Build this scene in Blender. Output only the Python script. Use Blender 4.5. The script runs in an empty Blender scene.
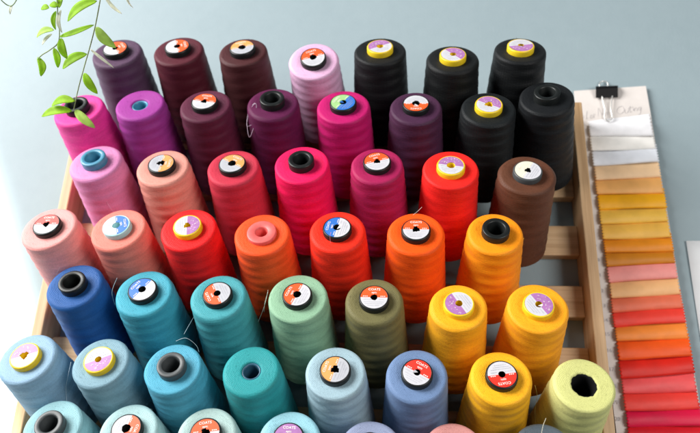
import bpy, math, random
from math import sin, cos, pi, radians
from mathutils import Vector, Matrix, noise

random.seed(7)
S = bpy.context.scene
COL = S.collection

# ------------------------------------------------------------------ camera
F, CX, CY = 680.0, 350.0, 216.5
dv = Vector((418 - CX, CY + 1500, -F)).normalized()        # world +Y seen by the camera
lv = Vector((7150, -166, F)); lv = (lv - dv * lv.dot(dv)).normalized()
nv = lv.cross(dv)
R = Matrix((lv, dv, nv))                                   # camera -> world
CAM_H = 0.72807
cam_d = bpy.data.cameras.new('camera')
cam = bpy.data.objects.new('camera', cam_d)
COL.objects.link(cam)
cam.matrix_world = Matrix.Translation((0, 0, CAM_H)) @ R.to_4x4()
cam_d.sensor_width = 36
cam_d.lens = 36 * F / 700
cam_d.clip_start = 0.01
cam_d.clip_end = 60
cam_d.dof.use_dof = True
cam_d.dof.focus_distance = 0.62
cam_d.dof.aperture_fstop = 5.0
S.camera = cam

# ------------------------------------------------------------------ world and lamps
w = bpy.data.worlds.new('World'); S.world = w; w.use_nodes = True
bg = w.node_tree.nodes['Background']
bg.inputs[0].default_value = (0.80, 0.90, 1.0, 1)
bg.inputs[1].default_value = 0.10

def area(name, loc, target, sx, sy, power, color, spread=180, roll=0):
    d = bpy.data.lights.new(name, 'AREA')
    d.shape = 'RECTANGLE'; d.size = sx; d.size_y = sy
    d.energy = power; d.color = color; d.spread = radians(spread)
    o = bpy.data.objects.new(name, d); COL.objects.link(o)
    dirv = Vector(target) - Vector(loc)
    q = dirv.to_track_quat('-Z', 'Y')
    o.rotation_euler = (q.to_matrix() @ Matrix.Rotation(radians(roll), 3, 'Z')).to_euler()
    o.location = loc
    return o
area('window_light', (-1.65, 1.08, 1.15), (-0.05, 0.2, 0.05), 1.4, 1.1, 102, (1.0, 0.985, 0.96))
area('room_light', (1.05, 0.05, 1.3), (0.22, 0.2, 0), 0.7, 0.7, 15, (1.0, 0.97, 0.93))
# low sun through the window: a narrow beam whose edge falls across the tabletop at the left
e0, e1 = Vector((-0.497, 0.302, 0)), Vector((-0.416, 0.150, 0))
SUN_E = (e0 - e1).normalized()
SUN_V = Vector((0.72, -0.05, -0.62)); SUN_V = (SUN_V - SUN_E * SUN_V.dot(SUN_E)).normalized()
SUN_U = SUN_V.cross(SUN_E).normalized()
if SUN_U.x > 0: SUN_U = -SUN_U

sd_ = bpy.data.lights.new('sunbeam', 'AREA'); sd_.shape = 'RECTANGLE'; sd_.size = 0.5; sd_.size_y = 0.9
sd_.energy = 7; sd_.color = (1, 0.97, 0.92); sd_.spread = radians(3)
sb = bpy.data.objects.new('sunbeam', sd_); COL.objects.link(sb)
sb.matrix_world = Matrix.Translation((e0 + e1) / 2 - SUN_V * 0.85 + SUN_U * 0.25 - SUN_E * 0.2) @ Matrix((SUN_E.cross(-SUN_V), SUN_E, -SUN_V)).transposed().to_4x4()

S.view_settings.view_transform = 'Standard'
S.view_settings.look = 'None'
S.view_settings.exposure = 0.0
S.view_settings.gamma = 1.0

# ------------------------------------------------------------------ helpers
def P(px, py, z=0.0):
    """a point at height z, from where it was measured on the survey of the photograph"""
    r = R @ Vector((px - CX, -(py - CY), -F))
    t = (z - CAM_H) / r.z
    return Vector((r.x * t, r.y * t, z))

def lin(c):
    def g(v):
        v /= 255.0
        return v / 12.92 if v <= 0.04045 else ((v + 0.055) / 1.055) ** 2.4
    return tuple(g(v) for v in c)

class MB:
    def __init__(s): s.v = []; s.f = []; s.m = []
    def vert(s, p): s.v.append(tuple(p)); return len(s.v) - 1
    def face(s, idx, m=0): s.f.append(tuple(idx)); s.m.append(m)
    def grid(s, rows, m=0, closed=False):
        b = len(s.v); n = len(rows[0])
        for r in rows: s.v += [tuple(p) for p in r]
        for i in range(len(rows) - 1):
            for j in range(n if closed else n - 1):
                k = (j + 1) % n
                s.face((b + i*n + j, b + i*n + k, b + (i+1)*n + k, b + (i+1)*n + j), m)
    def lathe(s, prof, seg=48, m=0, zoff=0):
        s.grid([[(r * cos(2*pi*j/seg), r * sin(2*pi*j/seg), z + zoff) for j in range(seg)] for r, z in prof], m, True)
    def tube(s, pts, r, seg=6, m=0, taper=1.0):
        pts = [Vector(p) for p in pts]; rows = []
        up = Vector((0.13, 0.21, 0.97)).normalized()
        n = len(pts)
        for i, p in enumerate(pts):
            t = (pts[min(i+1, n-1)] - pts[max(i-1, 0)])
            if t.length < 1e-9: t = Vector((0, 0, 1))
            t.normalize()
            a = t.cross(up)
            if a.length < 1e-3: a = t.cross(Vector((1, 0, 0)))
            a.normalize(); b = t.cross(a)
            rr = r * (1 + (taper - 1) * i / max(1, n-1))
            rows.append([p + a * cos(2*pi*j/seg) * rr + b * sin(2*pi*j/seg) * rr for j in range(seg)])
        s.grid(rows, m, True)
        b0 = len(s.v) - n*seg
        s.face([b0 + j for j in range(seg)][::-1], m)
        s.face([b0 + (n-1)*seg + j for j in range(seg)], m)
    def build(s, name, mats, parent=None, smooth=True):
        me = bpy.data.meshes.new(name)
        me.from_pydata(s.v, [], s.f)
        for m in (mats if isinstance(mats, (list, tuple)) else [mats]): me.materials.append(m)
        me.polygons.foreach_set('material_index', s.m)
        me.polygons.foreach_set('use_smooth', [smooth] * len(s.f))
        me.update()
        o = bpy.data.objects.new(name, me); COL.objects.link(o)
        if parent is not None: o.parent = parent
        return o

def spline(pts, n=8):
    pts = [Vector(p) for p in pts]; out = []
    for i in range(len(pts) - 1):
        p0 = pts[max(i-1, 0)]; p1 = pts[i]; p2 = pts[i+1]; p3 = pts[min(i+2, len(pts)-1)]
        for k in range(n):
            t = k / n
            out.append(0.5 * ((2*p1) + (p2-p0)*t + (2*p0-5*p1+4*p2-p3)*t*t + (3*p1-p0-3*p2+p3)*t**3))
    out.append(pts[-1])
    return out

def tag(o, label=None, cat=None, group=None, kind=None):
    if label: o['label'] = label
    if cat: o['category'] = cat
    if group: o['group'] = group
    if kind: o['kind'] = kind
    return o

def empty(name, loc=(0, 0, 0)):
    o = bpy.data.objects.new(name, None); COL.objects.link(o)
    o.location = loc; o.empty_display_size = 0.02
    return o

def bevel(o, wd=0.001, seg=2):
    m = o.modifiers.new('bevel', 'BEVEL'); m.width = wd; m.segments = seg; m.limit_method = 'ANGLE'
    return o

# ------------------------------------------------------------------ materials
class NT:
    def __init__(s, name):
        s.m = bpy.data.materials.new(name); s.m.use_nodes = True
        s.t = s.m.node_tree; s.b = s.t.nodes['Principled BSDF']
    def n(s, typ, **kw):
        x = s.t.nodes.new(typ)
        for k, v in kw.items(): setattr(x, k, v)
        return x
    def l(s, a, b): s.t.links.new(a, b)
    def math(s, op, a, b=None, c=None):
        x = s.n('ShaderNodeMath', operation=op)
        for i, v in enumerate((a, b, c)):
            if v is None: continue
            if isinstance(v, (int, float)): x.inputs[i].default_value = v
            else: s.l(v, x.inputs[i])
        return x.outputs[0]
    def noise(s, vec, scale, detail=3, rough=0.5):
        x = s.n('ShaderNodeTexNoise'); x.inputs['Scale'].default_value = scale
        x.inputs['Detail'].default_value = detail; x.inputs['Roughness'].default_value = rough
        if vec is not None: s.l(vec, x.inputs['Vector'])
        return x.outputs['Fac']
    def ramp(s, fac, stops):
        x = s.n('ShaderNodeValToRGB'); s.l(fac, x.inputs[0])
        e = x.color_ramp.elements
        while len(e) < len(stops): e.new(0.5)
        for i, (p, c) in enumerate(stops): e[i].position = p; e[i].color = (*c, 1)
        return x.outputs[0]
    def bump(s, h, strength, dist):
        x = s.n('ShaderNodeBump'); x.inputs['Strength'].default_value = strength
        x.inputs['Distance'].default_value = dist
        s.l(h, x.inputs['Height']); s.l(x.outputs[0], s.b.inputs['Normal'])

def plain(name, rgb, rough=0.5, metal=0.0, spec=0.5, var=0.08, scale=300):
    n = NT(name)
    tc = n.n('ShaderNodeTexCoord').outputs['Object']
    f = n.noise(tc, scale)
    c0 = tuple(max(0, v * (1 - var)) for v in rgb); c1 = tuple(min(1, v * (1 + var)) for v in rgb)
    n.l(n.ramp(f, [(0.3, c0), (0.7, c1)]), n.b.inputs['Base Color'])
    n.b.inputs['Roughness'].default_value = rough
    n.b.inputs['Metallic'].default_value = metal
    n.b.inputs['Specular IOR Level'].default_value = spec
    n.bump(f, 0.15, 0.0004)
    return n.m

def thread_mat(rgb):
    n = NT('wound_thread')
    tc = n.n('ShaderNodeTexCoord').outputs['Object']
    xyz = n.n('ShaderNodeSeparateXYZ'); n.l(tc, xyz.inputs[0])
    X, Y, Z = xyz.outputs
    th = n.math('ARCTAN2', Y, X)
    rad = n.math('SQRT', n.math('ADD', n.math('MULTIPLY', X, X), n.math('MULTIPLY', Y, Y)))
    # distance run along the profile: up the flank, then inward over the top
    s = n.math('SUBTRACT', Z, rad)
    def lay(freq, turns):
        return n.math('SINE', n.math('ADD', n.math('MULTIPLY', s, freq), n.math('MULTIPLY', th, turns)))
    h = n.math('ADD', lay(4400, 30), lay(4400, -30))
    h2 = n.math('ADD', lay(1900, 9), lay(2100, -11))
    fz = n.noise(tc, 900, 2)
    mp = n.n('ShaderNodeMapping'); n.l(tc, mp.inputs[0]); mp.inputs['Scale'].default_value = (25, 25, 260)
    band = n.noise(mp.outputs[0], 1.0, 3)
    tot = n.math('ADD', n.math('MULTIPLY', h, 0.2), n.math('MULTIPLY', h2, 0.08))
    tot = n.math('ADD', tot, n.math('MULTIPLY', fz, 0.8))
    tot = n.math('ADD', tot, n.math('MULTIPLY', band, 0.7))
    cres = n.math('ADD', lay(430, 2), lay(455, -2))
    flank = n.math('LESS_THAN', Z, 0.103)
    tot = n.math('ADD', tot, n.math('MULTIPLY', n.math('MULTIPLY', cres, flank), 1.1))
    n.bump(tot, 0.55, 0.00035)
    v = n.math('ADD', n.math('MULTIPLY', band, 0.5), n.math('MULTIPLY', fz, 0.5))
    lo = tuple(c * 0.78 for c in rgb); hi = tuple(min(1, c * 1.12 + 0.004) for c in rgb)
    n.l(n.ramp(v, [(0.3, lo), (0.7, hi)]), n.b.inputs['Base Color'])
    n.b.inputs['Roughness'].default_value = 0.55
    n.b.inputs['Specular IOR Level'].default_value = 0.26
    n.b.inputs['Sheen Weight'].default_value = 0.12
    n.b.inputs['Sheen Roughness'].default_value = 0.4
    n.b.inputs['Sheen Tint'].default_value = (*[min(1, c * 0.6 + 0.3) for c in rgb], 1)
    return n.m

def wood_mat():
    n = NT('pine_wood')
    tc = n.n('ShaderNodeTexCoord').outputs['Object']
    info = n.n('ShaderNodeObjectInfo').outputs['Random']
    cmb = n.n('ShaderNodeCombineXYZ')
    for i in range(3): n.l(n.math('MULTIPLY', info, 3.1 + i), cmb.inputs[i])
    add = n.n('ShaderNodeVectorMath', operation='ADD'); n.l(tc, add.inputs[0]); n.l(cmb.outputs[0], add.inputs[1])
    mp = n.n('ShaderNodeMapping'); n.l(add.outputs[0], mp.inputs[0]); mp.inputs['Scale'].default_value = (5, 160, 160)
    g1 = n.noise(mp.outputs[0], 1.0, 5, 0.6)
    mp2 = n.n('ShaderNodeMapping'); n.l(add.outputs[0], mp2.inputs[0]); mp2.inputs['Scale'].default_value = (30, 1400, 1400)
    g2 = n.noise(mp2.outputs[0], 1.0, 2)
    v = n.math('ADD', n.math('MULTIPLY', g1, 0.75), n.math('MULTIPLY', g2, 0.25))
    n.l(n.ramp(v, [(0.32, (0.46, 0.27, 0.13)), (0.5, (0.63, 0.41, 0.22)), (0.68, (0.72, 0.50, 0.29))]), n.b.inputs['Base Color'])
    n.b.inputs['Roughness'].default_value = 0.5
    n.bump(g2, 0.25, 0.0004)
    return n.m

def fabric_mat(rgb):
    n = NT('satin_fabric')
    tc = n.n('ShaderNodeTexCoord').outputs['Object']
    f = n.noise(tc, 55, 3); g = n.noise(tc, 1500, 2)
    lo = tuple(c * 0.9 for c in rgb); hi = tuple(min(1, c * 1.08) for c in rgb)
    n.l(n.ramp(f, [(0.3, lo), (0.7, hi)]), n.b.inputs['Base Color'])
    n.b.inputs['Roughness'].default_value = 0.55
    n.b.inputs['Sheen Weight'].default_value = 0.06
    n.bump(n.math('ADD', n.math('MULTIPLY', f, 4), g), 0.3, 0.0004)
    return n.m

def floor_mat():
    n = NT('painted_tabletop')
    tc = n.n('ShaderNodeTexCoord').outputs['Object']
    big = n.noise(tc, 3.0, 4, 0.55); fine = n.noise(tc, 420, 4, 0.6); mid = n.noise(tc, 60, 4, 0.6)
    v = n.math('ADD', n.math('MULTIPLY', big, 0.7), n.math('MULTIPLY', mid, 0.3))
    n.l(n.ramp(v, [(0.3, (0.262, 0.335, 0.365)), (0.7, (0.302, 0.378, 0.408))]), n.b.inputs['Base Color'])
    n.b.inputs['Roughness'].default_value = 0.55
    n.b.inputs['Specular IOR Level'].default_value = 0.35
    n.bump(n.math('ADD', fine, n.math('MULTIPLY', mid, 0.7)), 0.35, 0.0006)
    return n.m

def leaf_mat(rgb):
    n = NT('leaf_green')
    tc = n.n('ShaderNodeTexCoord').outputs['Object']
    f = n.noise(tc, 120, 4)
    col = n.ramp(f, [(0.3, tuple(c * 0.8 for c in rgb)), (0.7, tuple(min(1, c * 1.15) for c in rgb))])
    n.l(col, n.b.inputs['Base Color'])
    n.b.inputs['Roughness'].default_value = 0.6
    n.b.inputs['Specular IOR Level'].default_value = 0.3
    tr = n.n('ShaderNodeBsdfTranslucent'); n.l(col, tr.inputs['Color'])
    mx = n.n('ShaderNodeMixShader'); mx.inputs[0].default_value = 0.5
    out = [x for x in n.t.nodes if x.type == 'OUTPUT_MATERIAL'][0]
    n.l(n.b.outputs[0], mx.inputs[1]); n.l(tr.outputs[0], mx.inputs[2]); n.l(mx.outputs[0], out.inputs['Surface'])
    n.bump(f, 0.3, 0.001)
    return n.m

WOOD = wood_mat()
FLOOR = floor_mat()
M_BLACK = plain('black_plastic', (0.009, 0.011, 0.011), 0.4, spec=0.35)
M_GREY = plain('dark_grey_plastic', (0.06, 0.068, 0.072), 0.45)
M_YEL = plain('yellow_plastic', (0.80, 0.56, 0.015), 0.4)
M_BLUEP = plain('blue_plastic', (0.06, 0.25, 0.38), 0.35)
M_DBLUEP = plain('dark_blue_plastic', (0.03, 0.10, 0.16), 0.4)
M_AQUA = plain('aqua_plastic', (0.40, 0.66, 0.68), 0.4)
M_PINKP = plain('pink_plastic', (0.75, 0.13, 0.12), 0.45)
M_VOID = plain('core_inside', (0.008, 0.008, 0.009), 0.8, spec=0.1)
M_WHITE = plain('label_white', (0.58, 0.58, 0.62), 0.5, var=0.04)
M_CREAM = plain('label_cream', (0.74, 0.70, 0.55), 0.5, var=0.04)
M_GREYL = plain('label_pale_grey', (0.46, 0.47, 0.51), 0.5, var=0.04)
M_ORANGE = plain('label_orange', (0.86, 0.10, 0.018), 0.45, var=0.05)
M_RED = plain('label_red', (0.78, 0.035, 0.02), 0.45, var=0.05)
M_PEACH = plain('label_peach', (0.86, 0.34, 0.10), 0.45, var=0.05)
M_BLUE = plain('label_blue', (0.03, 0.16, 0.55), 0.45, var=0.05)
M_GREEN = plain('label_green', (0.32, 0.55, 0.22), 0.45, var=0.05)
M_LILAC = plain('label_lilac', (0.38, 0.16, 0.40), 0.45, var=0.12)
M_INK = plain('grey_ink', (0.42, 0.42, 0.47), 0.7)
M_WINK = plain('white_ink', (0.85, 0.80, 0.76), 0.6)

# ------------------------------------------------------------------ text helper
_tc = {}
def text_mesh(txt, size, shear=0.0):
    key = (txt, size, shear)
    if key not in _tc:
        c = bpy.data.curves.new('lettering', 'FONT'); c.body = txt; c.size = size
        c.align_x = 'CENTER'; c.align_y = 'CENTER'; c.resolution_u = 2; c.shear = shear; c.offset = size * 0.012
        o = bpy.data.objects.new('lettering', c); COL.objects.link(o)
        dg = bpy.context.evaluated_depsgraph_get(); dg.update()
        me = o.evaluated_get(dg).to_mesh()
        _tc[key] = ([v.co.copy() for v in me.vertices], [tuple(p.vertices) for p in me.polygons])
        o.evaluated_get(dg).to_mesh_clear()
        bpy.data.objects.remove(o); bpy.data.curves.remove(c)
    return _tc[key]

def put_text(mb, txt, size, fn, m=0, shear=0.0):
    vs, fs = text_mesh(txt, size, shear)
    b = len(mb.v)
    for v in vs: mb.v.append(tuple(fn(v)))
    for f in fs: mb.face([b + i for i in f], m)

# ------------------------------------------------------------------ setting
fl = MB()
fl.grid([[(-4 + 8*i/8, -3 + 8*j/8, 0) for i in range(9)] for j in range(9)])
tag(fl.build('tabletop', FLOOR, smooth=False), kind='structure')

# ------------------------------------------------------------------ rack
def beam(mb, x0, x1, y0, y1, z0, z1):
    b = len(mb.v)
    for z in (z0, z1):
        for x, y in ((x0, y0), (x1, y0), (x1, y1), (x0, y1)): mb.v.append((x, y, z))
    for f in ((0, 3, 2, 1), (4, 5, 6, 7), (0, 1, 5, 4), (1, 2, 6, 5), (2, 3, 7, 6), (3, 0, 4, 7)):
        mb.face([b + i for i in f])

def box_part(name, cx, cy, cz, sx, sy, sz, parent, rotz=0):
    m = MB(); beam(m, -sx/2, sx/2, -sy/2, sy/2, -sz/2, sz/2)
    o = m.build(name, WOOD, parent, smooth=False)
    o.location = (cx, cy, cz); o.rotation_euler = (0, 0, rotz)
    return bevel(o, 0.0012, 2)

rack = tag(empty('thread_rack', (-0.103, 0.16, 0)), 'pale pine slatted rack holding all the thread cones', 'rack')
Rx, Ry = -0.103, 0.16
for x in (-0.3945, 0.1885):
    box_part('side_rail', x - Rx, 0.17 - Ry, 0.020, 0.49, 0.0115, 0.040, rack, pi/2)
SLATS = [0.391, 0.323, 0.255, 0.187, 0.1215, 0.055, -0.001, -0.063]
for y in SLATS:
    box_part('slat', -0.103 - Rx, y + 0.0015 - Ry, 0.0085, 0.5712, 0.034, 0.015, rack)

# ------------------------------------------------------------------ thread cones
CONE_L = 0.115
AX = (R @ Vector((-(400 - CX), 835 - CY, F))).normalized()
Z_TOP = 0.131

def disc_label(mb, r_out, r_hole, phi, z, rng):
    """paper ring: coloured half (material 0) centred on phi, pale half (material 1); ragged punched hole"""
    seg = 48
    ph = rng.uniform(0, 6); torn = rng.choice((0.15, 0.3, 1.0))
    def hole(a): return r_hole * (1 + torn * (0.16 * sin(3*a + ph) + 0.10 * sin(7*a + 2*ph)))
    for half in (0, 1):
        rows = []
        for k in range(5):
            row = []
            for j in range(seg // 2 + 1):
                a = phi - pi/2 + pi * j / (seg // 2) + (pi if half else 0)
                r = hole(a) + (r_out - hole(a)) * k / 4
                row.append((r * cos(a), r * sin(a), z + 0.00012 * sin(2*a + ph) * k / 4))
            rows.append(row)
        mb.grid(rows, half)
    # a scrap of torn paper bent into the hole
    if rng.random() < 0.35:
        a0 = rng.uniform(0, 6.28)
        q = [Vector((hole(a0 + d) * cos(a0 + d), hole(a0 + d) * sin(a0 + d), z)) for d in (-0.55, 0.0, 0.55)]
        tip = Vector((-0.0012 * cos(a0 + 1), -0.0012 * sin(a0 + 1), z - 0.0012))
        ids = [mb.vert(v) for v in q] + [mb.vert(tip)]
        mb.face((ids[0], ids[1], ids[3]), 1); mb.face((ids[1], ids[2], ids[3]), 1)

def make_cone(px, py, rgb, hub, label, phi=90, c1=None, c2=None, lean=None, rim=None, gain=1.0, hs=1.0):
    rng = random.Random(int(px * 1000 + py))
    top = P(px, py, Z_TOP)
    ax = AX.copy()
    if lean: ax = (ax + Vector((lean[0], lean[1], 0))).normalized()
    base = top - ax * CONE_L
    o = empty('thread_cone', base)
    xa = Vector((1, 0, 0)); ya = ax.cross(xa).normalized(); xa = ya.cross(ax)
    o.rotation_euler = Matrix((xa, ya, ax)).transposed().to_euler()
    tag(o, label, 'thread cone', 'cones of sewing thread on the rack')

    # -- wound thread body
    rt = 0.0266 + rng.uniform(-0.0008, 0.0008); rb = 0.0326 + rng.uniform(-0.0004, 0.0006)
    zb, zt = 0.004, 0.109
    rs = rng.uniform(0.0026, 0.0042)                                   # shoulder radius
    prof = [(0.012, zb + 0.001), (rb - 0.004, zb - 0.0005), (rb - 0.001, zb + 0.001)]
    NB = 64
    for i in range(NB + 1):
        t = i / NB
        prof.append((rb + (rt - rb) * t, zb + 0.003 + (zt - rs - zb - 0.003) * t))
    for k in range(1, 8):
        a = pi/2 * k / 8
        prof.append((rt - rs + rs * cos(a), zt - rs + rs * sin(a)))
    hub_r = {'open': 0.0128, 'label': 0.0138, 'sunk': 0.0104, 'hole': 0.0126}[hub] * hs
    inner = hub_r - 0.0012
    r0 = rt - rs
    for k in range(0, 9):
        t = k / 8
        prof.append((r0 + (inner - r0) * t, zt - 0.0006 * t * t))
    if hub in ('sunk', 'hole'):
        prof += [(inner - 0.0006, zt - 0.0016), (inner - 0.0009, zt - 0.005)]
    SEG = 96
    p1, p2, p3 = rng.uniform(0, 6.28), rng.uniform(0, 6.28), rng.uniform(0, 6.28)
    wl = rng.uniform(0.0105, 0.0155)
    amp = rng.uniform(0.00014, 0.00034)
    m = MB(); rows = []
    off = Vector((px * 0.37, py * 0.53, 0))
    for r, z in prof:
        row = []
        s = z - r * 0.6
        fall = 1.0 if z < zt - rs * 0.6 else 0.12
        for j in range(SEG):
            a = 2*pi*j/SEG
            u = 2*pi*s/wl
            w1 = sin(u + 2*a + p1 + 0.6 * sin(a + p3)); w2 = sin(u * 1.07 - 2*a + p2 + 0.5 * sin(3*a + p1))
            w1 = max(w1, -0.35); w2 = max(w2, -0.35)
            nz = noise.noise(Vector((cos(a) * 1.5, sin(a) * 1.5, s * 90)) + off)
            d = amp * fall * (0.7 * w1 + 0.7 * w2 + 1.1 * nz)
            if z > zt - 0.0004 - 0.0007: row.append((r * cos(a), r * sin(a), z + d * 0.9))
            else: row.append(((r + d) * cos(a), (r + d) * sin(a), z))
            if hub == 'hole' and r < inner + 0.003:          # ragged mouth of the bare winding
                k_ = 1 + 0.016 * (sin(7*a + p1) + sin(11*a + p2) + 0.7 * sin(17*a))  * (1 if r < inner + 0.0004 else 0.2)
                row[-1] = (row[-1][0] * k_, row[-1][1] * k_, row[-1][2])
        rows.append(row)
    m.grid(rows, 0, True)
    # fine fibre ends standing off the winding
    for k in range(170):
        a = rng.uniform(0, 6.283); t = rng.random()
        if t < 0.35:
            rr = rng.uniform(inner + 0.002, rt - 0.002); p = Vector((rr * cos(a), rr * sin(a), zt)); nn = Vector((0, 0, 1))
        else:
            q = 1 - (t - 0.35) / 0.65 * 0.8
            rr = rb + (rt - rb) * q; p = Vector((rr * cos(a), rr * sin(a), zb + 0.003 + (zt - rs - zb - 0.003) * q)); nn = Vector((cos(a), sin(a), 0.05))
        tg = Vector((-sin(a), cos(a), rng.uniform(-0.6, 0.6))) * rng.choice((-1, 1))
        ln = rng.uniform(0.0010, 0.0034)
        m.tube([p, p + tg * ln * 0.5 + nn * ln * rng.uniform(0.15, 0.5), p + tg * ln + nn * ln * rng.uniform(-0.05, 0.5)], 0.000075, 3, 0, 0.4)
    body = m.build('wound_thread', thread_mat(tuple(c * gain for c in lin(rgb))), o)

    # -- plastic core
    h = MB()
    if hub == 'open':
        ro, hh, ri = hub_r, 0.0075, hub_r * 0.62
        if rim is M_PINKP: ro, hh, ri = 0.0142, 0.0036, 0.0058
        h.lathe([(ro - 0.0006, 0.105), (ro, 0.108), (ro, zt + hh - 0.001), (ro - 0.0003, zt + hh - 0.0003), (ro - 0.001, zt + hh),
                 (ri + 0.0008, zt + hh), (ri, zt + hh - 0.0008), (ri - 0.0006, zt - 0.012), (ri - 0.001, 0.07), (0.0003, 0.069)])
        hubo = h.build('cone_core', rim or M_BLACK, o)
    elif hub == 'label':
        ro, hh = hub_r, 0.0056
        h.lathe([(ro - 0.0005, 0.105), (ro, 0.108), (ro, zt + hh - 0.0012), (ro - 0.0004, zt + hh - 0.0003), (ro - 0.0010, zt + hh),
                 (ro - 0.0016, zt + hh), (ro - 0.0018, zt + hh - 0.0004), (0.0042, zt + hh - 0.0005), (0.0040, zt + hh - 0.001), (0.0038, 0.08), (0.0003, 0.079)])
        hubo = h.build('cone_core', rim or M_BLACK, o)
    else:
        ro = inner - (0.0010 if hub == 'sunk' else 0.0002)
        h.lathe([(ro + 0.0006, 0.098), (ro + 0.0006, zt - 0.0022), (ro, zt - 0.0016), (ro - 0.0012, zt - 0.0018), (ro - 0.0016, zt - 0.004), (ro - 0.002, 0.05), (0.0003, 0.049)])
        hubo = h.build('cone_core', rim or M_BLACK, o)
    if hub == 'label' and c1 is not None:
        L = MB(); zl = zt + hh + 0.0001; f = radians(phi)
        rl = hub_r - 0.0016
        rh = 0.0034 * rng.uniform(0.85, 1.2)
        disc_label(L, rl, rh, f, zl, rng)
        lo = L.build('paper_label', [c1, c2], o, smooth=False)
        T = MB()
        def at(cx, cy):
            def fn(v):
                x, y = v.x + cx, v.y + cy            # text frame: up = towards phi
                g = f - pi/2
                return (x * cos(g) - y * sin(g), x * sin(g) + y * cos(g), zl + 0.0002)
            return fn
        if rim is M_YEL:
            # printed scrollwork and small print of the lilac and white labels
            for k in range(14):
                a = rng.uniform(-1.3, 1.3); rr = rng.uniform(0.0048, rl * 0.86)
                x, y = rr * sin(a), rr * cos(a); ln = rng.uniform(0.0006, 0.0016)
                rows = [[at(x + ln * q / 4 - ln/2, y + 0.0005 * sin(q * 1.6 + k) + e)(Vector((0, 0, 0))) for q in range(5)] for e in (0, 0.00042)]
                T.grid(rows, 0)
        else:
            put_text(T, 'COATS', 0.0034, at(0, rl * 0.70), 0)
            put_text(T, 'epic', 0.0030, at(0, rl * 0.42), 0)
            for sx in (-1, 1):
                for q in range(3):
                    x0 = sx * (rl * (0.52 + 0.13 * q)); T.grid([[at(x0, 0.0006 + e)(Vector((d, 0, 0))) for d in (-0.0005, 0.0005)] for e in (0, 0.0009)], 0)
        for q, yy in enumerate((0.20, 0.42, 0.58, 0.74)):
            hw = math.sqrt(max(0.01, 1 - (yy + 0.1) ** 2)) * rl * 0.85
            x = -hw
            while x < hw:
                ln = rng.uniform(0.0005, 0.0016)
                if x + ln < hw and ((x * x) + (yy * rl) ** 2) > (rh * 1.3) ** 2:
                    T.grid([[at(x + d, -yy * rl + e)(Vector((0, 0, 0))) for d in (0, ln)] for e in (0, 0.00038)], 1)
                x += ln + 0.0004
        T.build('label_print', [M_WINK, M_INK], lo, smooth=False)
    return o

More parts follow.
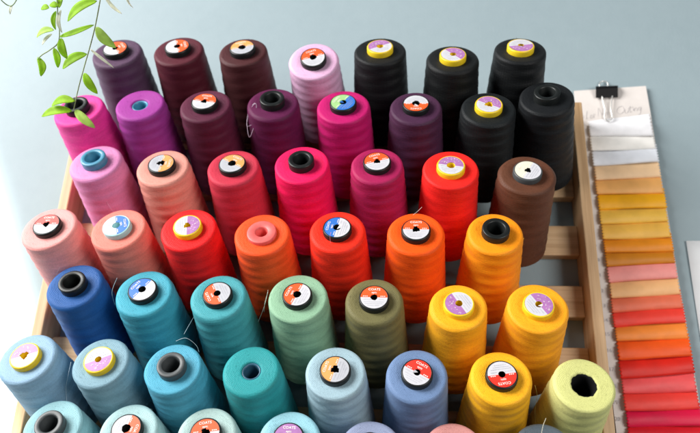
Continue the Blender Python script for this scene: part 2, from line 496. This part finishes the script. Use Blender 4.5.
O, LB, W = 'open', 'label', M_WHITE
CONES = [
 # back row
 (115, 48, (84, 58, 84), LB, 'dusty plum cone half behind the vine leaves, at the left end of the back row', 35, M_ORANGE, W, None, None),
 (177, 46, (84, 22, 38), LB, 'wine red cone with an orange and white label, second in the back row', 20, M_ORANGE, W, None, None),
 (242, 47, (72, 29, 33), LB, 'brown maroon cone with a faded orange label, left of the pale lavender cone', 110, M_PEACH, M_GREYL, None, None),
 (313, 57, (224, 178, 212), LB, 'pale lavender cone with an orange and white label, in the back row', 110, M_ORANGE, W, (0, -0.20), None),
 (380, 46, (12, 14, 17), LB, 'black cone with a yellow rimmed label, standing right of the pale lavender cone', 120, M_LILAC, W, (0, 0.06), M_YEL),
 (453, 54, (12, 15, 17), LB, 'yellow rimmed black cone, middle one of the three in the back row', 40, M_LILAC, W, (0, 0.05), M_YEL),
 (521, 45, (12, 15, 18), LB, 'black cone with a yellow rimmed label at the right end of the back row', -80, M_LILAC, W, (0, 0.09), M_YEL),
 # second row
 (76, 105, (228, 58, 152), O, 'bright magenta pink cone with a black tube, under the tip of the vine', 0, None, None, (-0.05, 0), None),
 (138, 100, (156, 54, 148), 'sunk', 'violet purple cone with a sunken blue tube', 0, None, None, None, M_BLUEP),
 (204, 101, (88, 27, 55), LB, 'plum maroon cone with an orange and white label, right of the violet purple cone', 80, M_ORANGE, W, None, None),
 (272, 99, (92, 18, 68), O, 'dark purple cone with a tall black tube and a hanging white thread loop', 0, None, None, (0.02, 0), None),
 (343, 102, (190, 14, 104), LB, 'crimson magenta cone with a green and blue label', 150, M_GREEN, M_BLUE, None, None),
 (416, 103, (70, 34, 64), LB, 'dull aubergine cone with a white and orange label, amid the black cones', -90, M_ORANGE, W, None, None),
 (489, 104, (13, 19, 22), LB, 'black cone with a yellow rimmed label, in front of the other yellow rimmed black cones', 60, M_LILAC, W, None, M_YEL),
 (547, 93, (11, 15, 19), O, 'black cone with an open black tube, beside the top end of the right rack rail', 0, None, None, (-0.10, 0), None),
 # third row
 (93, 158, (218, 136, 186), O, 'orchid pink cone with an open blue tube', 0, None, None, (-0.03, 0), M_BLUEP),
 (161, 163, (226, 152, 138), LB, 'beige pink cone with a grey and pale orange label', 0, M_PEACH, M_GREYL, None, None),
 (232, 163, (200, 48, 72), LB, 'rose red cone with a pale orange and grey label', 60, M_PEACH, M_GREYL, None, None),
 (301, 160, (242, 14, 92), O, 'hot pink cone with an open black tube', 0, None, None, None, None),
 (377, 161, (168, 24, 84), LB, 'raspberry cone with an orange and white label, between the hot pink and the scarlet cones', 110, M_ORANGE, W, None, None),
 (451, 165, (250, 34, 28), LB, 'scarlet cone with a yellow rimmed label, left of the chocolate brown cone', 80, M_LILAC, W, None, M_YEL),
 (528, 170, (94, 56, 38), LB, 'chocolate brown cone with a cream label', 150, M_CREAM, W, None, M_GREY),
 # fourth row
 (46, 224, (240, 160, 156), LB, 'blush pink cone with a red and grey label, at the left end of its row', 90, M_RED, M_GREYL, (-0.04, 0), None),
 (116, 225, (230, 128, 114), LB, 'salmon cone with a pale aqua rim and a blue and white label', 20, M_BLUE, W, (-0.03, 0), M_AQUA),
 (187, 225, (242, 22, 26), LB, 'bright red cone with a yellow rimmed label, right of the salmon cone', 10, M_LILAC, W, None, M_YEL),
 (261, 230, (248, 84, 30), O, 'orange cone with a plain pink hub', 0, None, None, None, M_PINKP),
 (337, 227, (250, 44, 18), LB, 'orange red cone with a blue and white label', 170, M_BLUE, W, None, None),
 (416, 229, (255, 88, 4), LB, 'vivid orange cone with an orange and white label', 90, M_ORANGE, W, None, None),
 (496, 229, (255, 150, 14), O, 'amber cone with an open black tube', 0, None, None, None, None),
 # fifth row
 (72, 282, (28, 86, 154), O, 'royal blue cone with an open black tube', 0, None, None, None, None),
 (142, 289, (64, 162, 184), LB, 'cyan cone with a blue and white label', 150, M_BLUE, W, None, None),
 (217, 293, (70, 160, 170), LB, 'turquoise cone with an orange and grey label, left of the sage green cone', 210, M_ORANGE, M_GREYL, None, None),
 (297, 294, (140, 182, 150), LB, 'sage green cone with an orange and white label and loose threads at its side', 160, M_ORANGE, W, None, None),
 (374, 297, (112, 107, 68), LB, 'olive cone with an orange and white label', 90, M_ORANGE, W, None, None),
 (459, 303, (252, 172, 26), LB, 'golden yellow cone with a yellow rimmed label, right of the olive cone', 210, M_LILAC, W, None, M_YEL),
 (539, 304, (252, 166, 26), LB, 'golden yellow cone with a yellow rimmed label, nearest the open slats at the right', 30, M_LILAC, W, None, M_YEL),
 # sixth row
 (24, 355, (140, 174, 200), LB, 'light blue cone at the left edge of the rack with a yellow rimmed label', 110, M_LILAC, W, (-0.05, 0), M_YEL),
 (98, 359, (126, 162, 178), LB, 'grey blue cone with a yellow rimmed label, second from the left edge of its row', -65, M_LILAC, W, (-0.03, 0), M_YEL),
 (171, 365, (80, 166, 194), O, 'sky blue cone with a dark grey open tube', 0, None, None, None, M_GREY),
 (250, 367, (42, 152, 156), 'sunk', 'teal green cone with a sunken dark tube', 0, None, None, None, M_DBLUEP),
 (335, 369, (158, 186, 198), LB, 'icy blue cone with a pale orange and grey label', 165, M_PEACH, M_GREYL, None, None),
 (417, 372, (108, 134, 174), LB, 'cornflower blue cone with an orange red and white label', 60, M_RED, W, None, None),
 (502, 374, (254, 180, 28), LB, 'yellow cone with a black rimmed white and red label', -80, M_RED, W, None, None),
 (586, 381, (206, 208, 134), 'hole', 'lime yellow cone with a ragged dark hole and no label', 0, None, None, (0.03, 0), M_VOID),
 # front row, cut by the bottom of the photograph
 (49, 424, (144, 190, 198), O, 'pale aqua cone with a dark grey tube, cut off at the bottom left', 0, None, None, (-0.04, 0), M_GREY),
 (126, 428, (172, 206, 208), LB, 'pale grey green cone with a white label with an orange side, at the bottom edge', -10, M_ORANGE, W, None, None),
 (205, 432, (172, 200, 196), LB, 'pale mint cone with an orange topped label, at the bottom edge', 100, M_ORANGE, W, None, None),
 (288, 437, (148, 200, 214), LB, 'pale cyan cone with a lilac label, at the bottom edge', 90, M_LILAC, W, None, None),
 (370, 447, (144, 154, 184), LB, 'periwinkle cone of which only the rear rim shows at the bottom edge', 90, M_ORANGE, W, None, None),
 (455, 449, (206, 142, 138), LB, 'dusty pink cone of which only the rear rim shows at the bottom edge', 90, M_ORANGE, W, None, None),
 (546, 449, (84, 96, 106), LB, 'slate grey cone of which only the rear rim shows at the bottom edge', 90, M_ORANGE, W, None, None),
]
cone_by = {}
for (px, py, rgb, hub, lab, phi, c1, c2, lean, rim) in CONES:
    cone_by[(px, py)] = make_cone(px, py, rgb, hub, lab, phi, c1, c2, lean, rim)

# ------------------------------------------------------------------ loose thread ends
def loose(cone_key, pts, rgb, r=0.00016):
    o = cone_by[cone_key]
    mw = Matrix.Translation(o.location) @ o.rotation_euler.to_matrix().to_4x4()
    inv = mw.inverted()
    m = MB(); m.tube([inv @ p for p in spline([P(x, y, z) for x, y, z in pts], 8)], r, 5)
    m.build('loose_thread', plain('thread_end', lin(rgb), 0.6), o)
loose((272, 99), [(255, 103, .128), (250, 108, .125), (247, 120, .12), (248, 133, .115), (250, 137, .112), (254, 126, .118), (256, 112, .126), (256, 104, .130), (252, 107, .128), (248, 118, .122), (247, 126, .117), (252, 125, .118)], (205, 185, 205), 0.00024)
loose((297, 294), [(268, 290, .128), (266, 300, .12), (263, 310, .11), (258, 322, .10)], (225, 232, 222))
loose((297, 294), [(268, 292, .126), (265, 302, .12), (264, 312, .105)], (200, 220, 205))
loose((297, 294), [(330, 316, .10), (318, 330, .095), (303, 348, .085)], (190, 215, 195))
loose((171, 365), [(176, 341, .128), (186, 338, .13), (196, 345, .124), (199, 352, .115)], (205, 225, 232))
loose((171, 365), [(184, 334, .12), (192, 320, .11), (199, 309, .10)], (190, 215, 225))
loose((98, 359), [(71, 362, .125), (68, 376, .115), (66, 388, .10), (67, 404, .09)], (225, 235, 240))
loose((416, 229), [(413, 215, .1315), (418, 211, .133), (422, 207, .134)], (220, 200, 195))
loose((586, 381), [(535, 385, .11), (537, 396, .10), (535, 410, .09), (536, 426, .07)], (225, 225, 150))
loose((546, 449), [(546, 418, .136), (543, 426, .136), (541, 436, .136)], (230, 225, 200))
loose((142, 289), [(117, 278, .13), (112, 292, .118), (115, 305, .11)], (190, 225, 235))
loose((46, 224), [(44, 252, .118), (55, 258, .118), (61, 262, .112), (56, 275, .105)], (240, 200, 200))
loose((337, 227), [(331, 232, .137), (330, 238, .134), (332, 252, .122), (329, 262, .11)], (235, 140, 150))
loose((496, 229), [(524, 238, .127), (519, 246, .12), (512, 262, .105)], (235, 180, 60))
loose((93, 158), [(104, 197, .11), (112, 210, .10), (122, 220, .09)], (225, 180, 215))

# ------------------------------------------------------------------ swatch card
M_CARD = plain('card_paper', (0.70, 0.65, 0.62), 0.75, var=0.04, scale=80)
M_PENCIL = plain('pencil_mark', (0.50, 0.48, 0.49), 0.8)
ZC = 0.0042
tl = P(574, 91, ZC); tr = P(645.8, 86, ZC); r2 = P(690, 345, ZC)
dr = (r2 - tr).normalized()
card_len = 0.46
def cardpt(u, v, z):     # u across 0..1, v metres downwards
    p = tl.lerp(tr, u) + dr * v
    return Vector((p.x, p.y, z))
card = tag(empty('swatch_card', cardpt(0.5, 0.2, 0)), 'beige shade card with a strip of overlapping fabric swatches, right of the rack', 'swatch card')
co = card.location.copy()
m = MB()
NV = 24
topg = [[cardpt(u / 6, card_len * v / NV, ZC + 0.0004 * sin(v * .9)) - co for u in range(7)] for v in range(NV + 1)]
botg = [[cardpt(u / 6, card_len * v / NV, ZC - 0.0016) - co for u in range(7)] for v in range(NV + 1)]
m.grid(topg); m.grid([r[::-1] for r in botg])
def skirt(a, b): m.grid([a, b])
skirt([r[0] for r in topg], [r[0] for r in botg]); skirt([r[-1] for r in topg], [r[-1] for r in botg])
skirt(topg[0], botg[0]); skirt(topg[-1], botg[-1])
m.build('card_backing', M_CARD, card, smooth=False)

SW = [ # left top y, right top y, colour
 (125, 118.5, (236, 236, 250), 'white'), (136.5, 136, (238, 236, 232), 'ivory'), (151, 148.6, (228, 232, 240), 'cool white'),
 (166, 162, (255, 206, 166), 'pale peach'), (180.5, 177, (255, 182, 110), 'light orange'), (194.5, 193, (255, 178, 8), 'yellow'),
 (210, 208, (255, 194, 84), 'light yellow'), (224.5, 221.5, (255, 190, 88), 'light amber'), (239.5, 237.5, (232, 148, 18), 'dark gold'),
 (252.5, 251.5, (206, 134, 18), 'mustard'), (267, 262.5, (244, 158, 152), 'dusty pink'), (283, 277.7, (255, 188, 134), 'peach'),
 (298.5, 294, (232, 122, 90), 'terracotta'), (313, 307.7, (255, 72, 56), 'coral red'), (327.5, 322, (255, 144, 58), 'orange'),
 (341, 338.6, (255, 96, 4), 'vivid orange'), (360, 356, (222, 36, 8), 'brick red'), (378.6, 373, (240, 96, 98), 'pink'),
 (393.6, 391.5, (250, 72, 62), 'coral'), (411, 408.7, (222, 0, 76), 'crimson'), (427, 426, (220, 14, 40), 'red'), (443, 442, (180, 10, 60), 'dark red'), (459, 458, (180, 10, 60), 'dark red')]
def lx(y): return 587.5 + (y - 125) * (627.6 - 587.5) / (433 - 125)
def rx(y): return 653.0 + (y - 125) * (699.5 - 653.0) / (400 - 125)
strip = MB()
for i in range(len(SW) - 1):
    (l0, r0, rgb, nm), (l1, r1, _, _) = SW[i], SW[i+1]
    rng = random.Random(i * 13 + 5)
    m = MB(); NU, NR = 36, 28
    a1, a2, a3 = rng.uniform(0, 6), rng.uniform(0, 6), rng.uniform(-1, 1)
    rows = []
    for k in range(NR + 1):
        t = -0.35 + 1.35 * k / NR
        row = []
        for j in range(NU + 1):
            u = j / NU
            tt = max(t, 0)
            z = 0.0046 + 0.0048 * sin(pi * 0.78 * tt ** 0.8) + (t < 0) * 0.002 * t + 0.0009 * sin(3.2 * u + a1) * tt + 0.0005 * sin(7 * u + a2 + 2 * t) * tt
            if t > 0.9: z -= 0.0012 * ((t - 0.9) / 0.1) ** 2
            yl, yr = l0 + (l1 - l0) * t, r0 + (r1 - r0) * t
            zig = abs(((k * 0.5) % 2) - 1) * 1.7
            xl = lx(yl) + zig + 0.5 * a3; xr = rx(yr) - zig + 0.7 * sin(a2)
            bow = 0.5 * sin(pi * u) * sin(a1) + 0.3 * sin(5 * u + a2)
            row.append(P(xl + (xr - xl) * u, yl + (yr - yl) * u + bow, z) - co)
        rows.append(row)
    m.grid(rows)
    so = m.build('fabric_swatch', fabric_mat(tuple(min(0.92, 1.08 * c ** 1.12) for c in lin(rgb))), card)
    sd = so.modifiers.new('thickness', 'SOLIDIFY'); sd.thickness = 0.0005; sd.offset = -1
    so['label'] = nm + ' fabric swatch'
# pencilled numbers down the left margin and handwriting at the head of the card
ang = math.atan2(dr.x, -dr.y)
for i in range(5, len(SW) - 1):
    y = (SW[i][0] + SW[i+1][0]) / 2
    c = P(lx(y) - 7.5, y, ZC + 0.0006)
    N = MB()
    put_text(N, str(i + 1), 0.0055, lambda v: (c.x + v.x * cos(ang) - v.y * sin(ang) - co.x, c.y + v.x * sin(ang) + v.y * cos(ang) - co.y, ZC + 0.0007 - co.z))
    N.build('swatch_number', M_PENCIL, card, smooth=False)
T = MB()
def hand(pts, r=0.00018):
    T.tube([P(q.x, q.y, ZC + 0.0006) - co for q in spline([(a, b, 0) for a, b in pts], 6)], r, 4)
# faint pencil script "Color No. Outing"
hb = [ [(578,117),(576,114),(575,117),(577,119),(579,118)], [(581,117),(583,115),(584,117),(582,119),(581,117)],
       [(586,119),(587,111),(586,118),(588,118)], [(590,118),(591,115),(593,116),(592,118),(590,118)], [(594,118),(594,114),(596,115)],
       [(598,116),(598.5,108),(602,115),(603,108)], [(605,114),(607,112),(607,115),(605,115)],
       [(622,106),(618,108),(617,112),(620,114),(624,111),(623,107),(621,106)], [(625,109),(625,113),(628,112),(628.5,108)], [(630,106),(630,112),(632,111)], [(629,108),(633,107)],
       [(633,110),(633.5,108),(634,111),(635,108),(637,108),(637,111)], [(640,107),(638,109),(640,110),(641,107),(640,114),(638,114)]]
for s_ in hb: hand(s_)
T.build('handwriting', M_PENCIL, card, smooth=False)

# ------------------------------------------------------------------ binder clip
M_STEEL = plain('steel_wire', (0.72, 0.72, 0.70), 0.3, metal=0.6)
clip = tag(empty('binder_clip', P(606.5, 92, 0.006)), 'black binder clip with wire handles gripping the top of the swatch card', 'clip')
kc = clip.location.copy()
def K(x, y, z): return P(x, y, z) - kc
m = MB()
sec = [(86.4, .0022), (86.0, .0065), (86.4, .0105), (88.5, .0112), (97.5, .0070), (97.7, .0062), (92, .0062), (88.2, .0090), (87.6, .0066), (88.0, .0036), (92, .0026), (97.5, .0024), (97.4, .0016), (88, .0016)]
rows = [[K(x, y + (x - 606) * -0.035, z) for (y, z) in sec] for x in (595.8, 596.0, 600, 606, 612, 617.8, 618.0)]
m.grid(rows, 0, True)
m.face(range(len(sec))); m.face([len(rows)*len(sec) - 1 - i for i in range(len(sec))])
m.build('clip_body', plain('black_enamel', (0.004, 0.004, 0.005), 0.55, spec=0.2), clip, smooth=False)
m = MB()
m.tube([q for q in spline([K(602.0, 96.5, .0074), K(603.2, 102, .0078), K(605.0, 110, .0080), K(604.5, 116, .0074), K(606.5, 120.5, .0072), K(610.0, 120.8, .0072), K(612.2, 117, .0074), K(611.0, 110, .0080), K(611.5, 102, .0078), K(612.5, 96, .0074)], 6)], 0.00075, 8)
m.build('wire_handle', M_STEEL, clip)
m = MB()
m.tube([q for q in spline([K(600, 88, .0030), K(599.5, 84.5, .0030), K(601.5, 81.8, .0030), K(604.5, 81.4, .0030), K(607.6, 83.2, .0030), K(608, 88, .0030)], 6)], 0.00075, 8)
m.build('wire_handle', M_STEEL, clip)

# ------------------------------------------------------------------ sheet of paper at the right edge
a = P(685.5, 241.5, 0); b = P(699, 330, 0); d1 = (b - a).normalized(); d2 = Vector((-d1.y, d1.x, 0))
if d2.x < 0: d2 = -d2
po = a + d1 * 0.14 + d2 * 0.10
m = MB()
m.grid([[Vector((0, 0, 0.0012 + 0.0006 * sin(i * .7) + 0.0005 * cos(j * .8))) + (a + d1 * 0.29 * j / 12 + d2 * 0.21 * i / 12) - po for i in range(13)] for j in range(13)])
pp = m.build('paper_sheet', plain('white_paper', (0.74, 0.76, 0.78), 0.7, var=0.03, scale=60))
pp.location = po
sd = pp.modifiers.new('thickness', 'SOLIDIFY'); sd.thickness = 0.0006
tag(pp, 'plain white sheet of paper cut off by the right edge, beside the swatch card', 'paper')

# ------------------------------------------------------------------ trailing vine
M_STEM = plain('vine_stem', (0.28, 0.36, 0.18), 0.6)
M_LEAF = leaf_mat((0.40, 0.68, 0.03))
M_LEAFP = leaf_mat((0.55, 0.76, 0.18))
M_LEAFW = leaf_mat((0.85, 0.88, 0.74))
def leaf(mb, base, tip, wid, z, dz, mi, curl=0.0, o=Vector((0, 0, 0))):
    b = P(base[0], base[1], z); t = P(tip[0], tip[1], z + dz)
    ax = t - b; L = ax.length; ax.normalize()
    up = Vector((0, 0, 1)); sd = ax.cross(up).normalized(); nrm = sd.cross(ax).normalized()
    W = wid / F * (CAM_H - z) * 0.58
    rows = []
    n = 14
    for i in range(n + 1):
        s = i / n
        wv = W * (sin(pi * s ** 0.9) ** 0.62 if 0 < s < 1 else 0.03)
        c = b + ax * L * s + sd * curl * L * sin(pi * s) + nrm * (0.10 * L * sin(pi * s))
        rows.append([c + sd * wv * q + nrm * (abs(q) * wv * 0.22 + 0.02 * wv * sin(9 * s)) for q in (-1, -0.6, -0.25, 0, 0.25, 0.6, 1)])
    mb.grid([[p - o for p in r] for r in rows], mi)
def vine(name, stems, leaves, label, z0):
    vo = empty(name, P(*stems[0][-1][:2], 0))
    vo.location.z = stems[0][-1][2]
    o = vo.location.copy()
    m = MB()
    for st in stems:
        m.tube([p - o for p in spline([P(*q) for q in st], 8)], 0.00055, 6)
    m.build('stem', M_STEM, vo)
    m = MB()
    for lf in leaves: leaf(m, *lf, o=o)
    lo = m.build('foliage', [M_LEAF, M_LEAFP, M_LEAFW], vo)
    s = lo.modifiers.new('thickness', 'SOLIDIFY'); s.thickness = 0.0003
    tag(vo, label, 'vine', 'trailing vine strands')
vine('trailing_vine',
     [[(104, -40, .30), (101, -8, .26), (99.5, 4, .25), (95.5, 25, .232), (90.5, 45, .215), (84.5, 66, .198), (79, 86, .182), (73.5, 110, .165)]],
     [((97, 1), (67.5, 21.5), 13, .25, -.006, 0, 0.06), ((94, 25), (59, 37), 7.5, .233, -.008, 0, -0.12), ((96, 27), (116, 48), 11, .232, -.012, 1, 0.10),
      ((87, 54), (62.5, 69), 12, .21, -.004, 0, 0.05), ((90, 49), (114, 68), 3.2, .21, -.01, 2, 0.03), ((84, 73), (97.5, 94), 9, .194, -.01, 0, 0.05),
      ((75, 101), (51.5, 106), 10, .172, -.004, 0, 0.10), ((72, 111), (41.5, 116.5), 10.5, .165, -.006, 0, 0.04), ((75, 110), (95, 128), 9, .165, -.006, 1, 0.04),
      ((103, -6), (122, 14), 4, .25, -.02, 2, 0.1), ((126, -8), (133, 8), 4, .25, -.02, 2, 0.0)],
     'long leafy vine strand hanging down to the magenta cone, the one furthest right', .25)
vine('trailing_vine',
     [[(60, -40, .29), (57.5, -6, .26), (57.5, 6, .25), (58, 20, .24), (59.5, 32, .23), (58, 43, .225), (50, 50, .22), (42, 55, .215), (38, 59, .212)]],
     [((49, 8), (41, 8.5), 8, .25, -.002, 0, 0.0), ((57, 7), (49.5, 5), 8, .25, 0, 0, 0.1), ((59, 8), (61, -8), 7.5, .25, .004, 0, 0.05), ((56, 11), (55.5, 30), 6, .245, -.01, 0, 0.08),
      ((61, 10), (62, 33), 5, .245, -.01, 2, 0.1), ((54, 30), (36.5, 37.5), 8.5, .235, -.005, 1, 0.10), ((52, 34), (42, 45), 4.5, .23, -.005, 2, 0.0),
      ((61, 38), (67, 59), 9, .228, -.01, 0, 0.06), ((54, 48), (58, 68), 7.5, .222, -.01, 0, -0.12), ((38, 57), (41, 76.5), 8.5, .212, -.01, 0, -0.22)],
     'short leafy vine strand with small curled leaves, left of the long one', .25)
vine('trailing_vine',
     [[(-6, -8, .25), (2, 1, .245), (8, 5.5, .24), (13, 5, .242), (18, -3, .25), (22, -14, .26)]],
     [((12, 5), (10, 14.5), 3.6, .24, -.004, 2, 0.0)],
     'thin curved vine tendril with one pale bud, in the top left corner', .25)
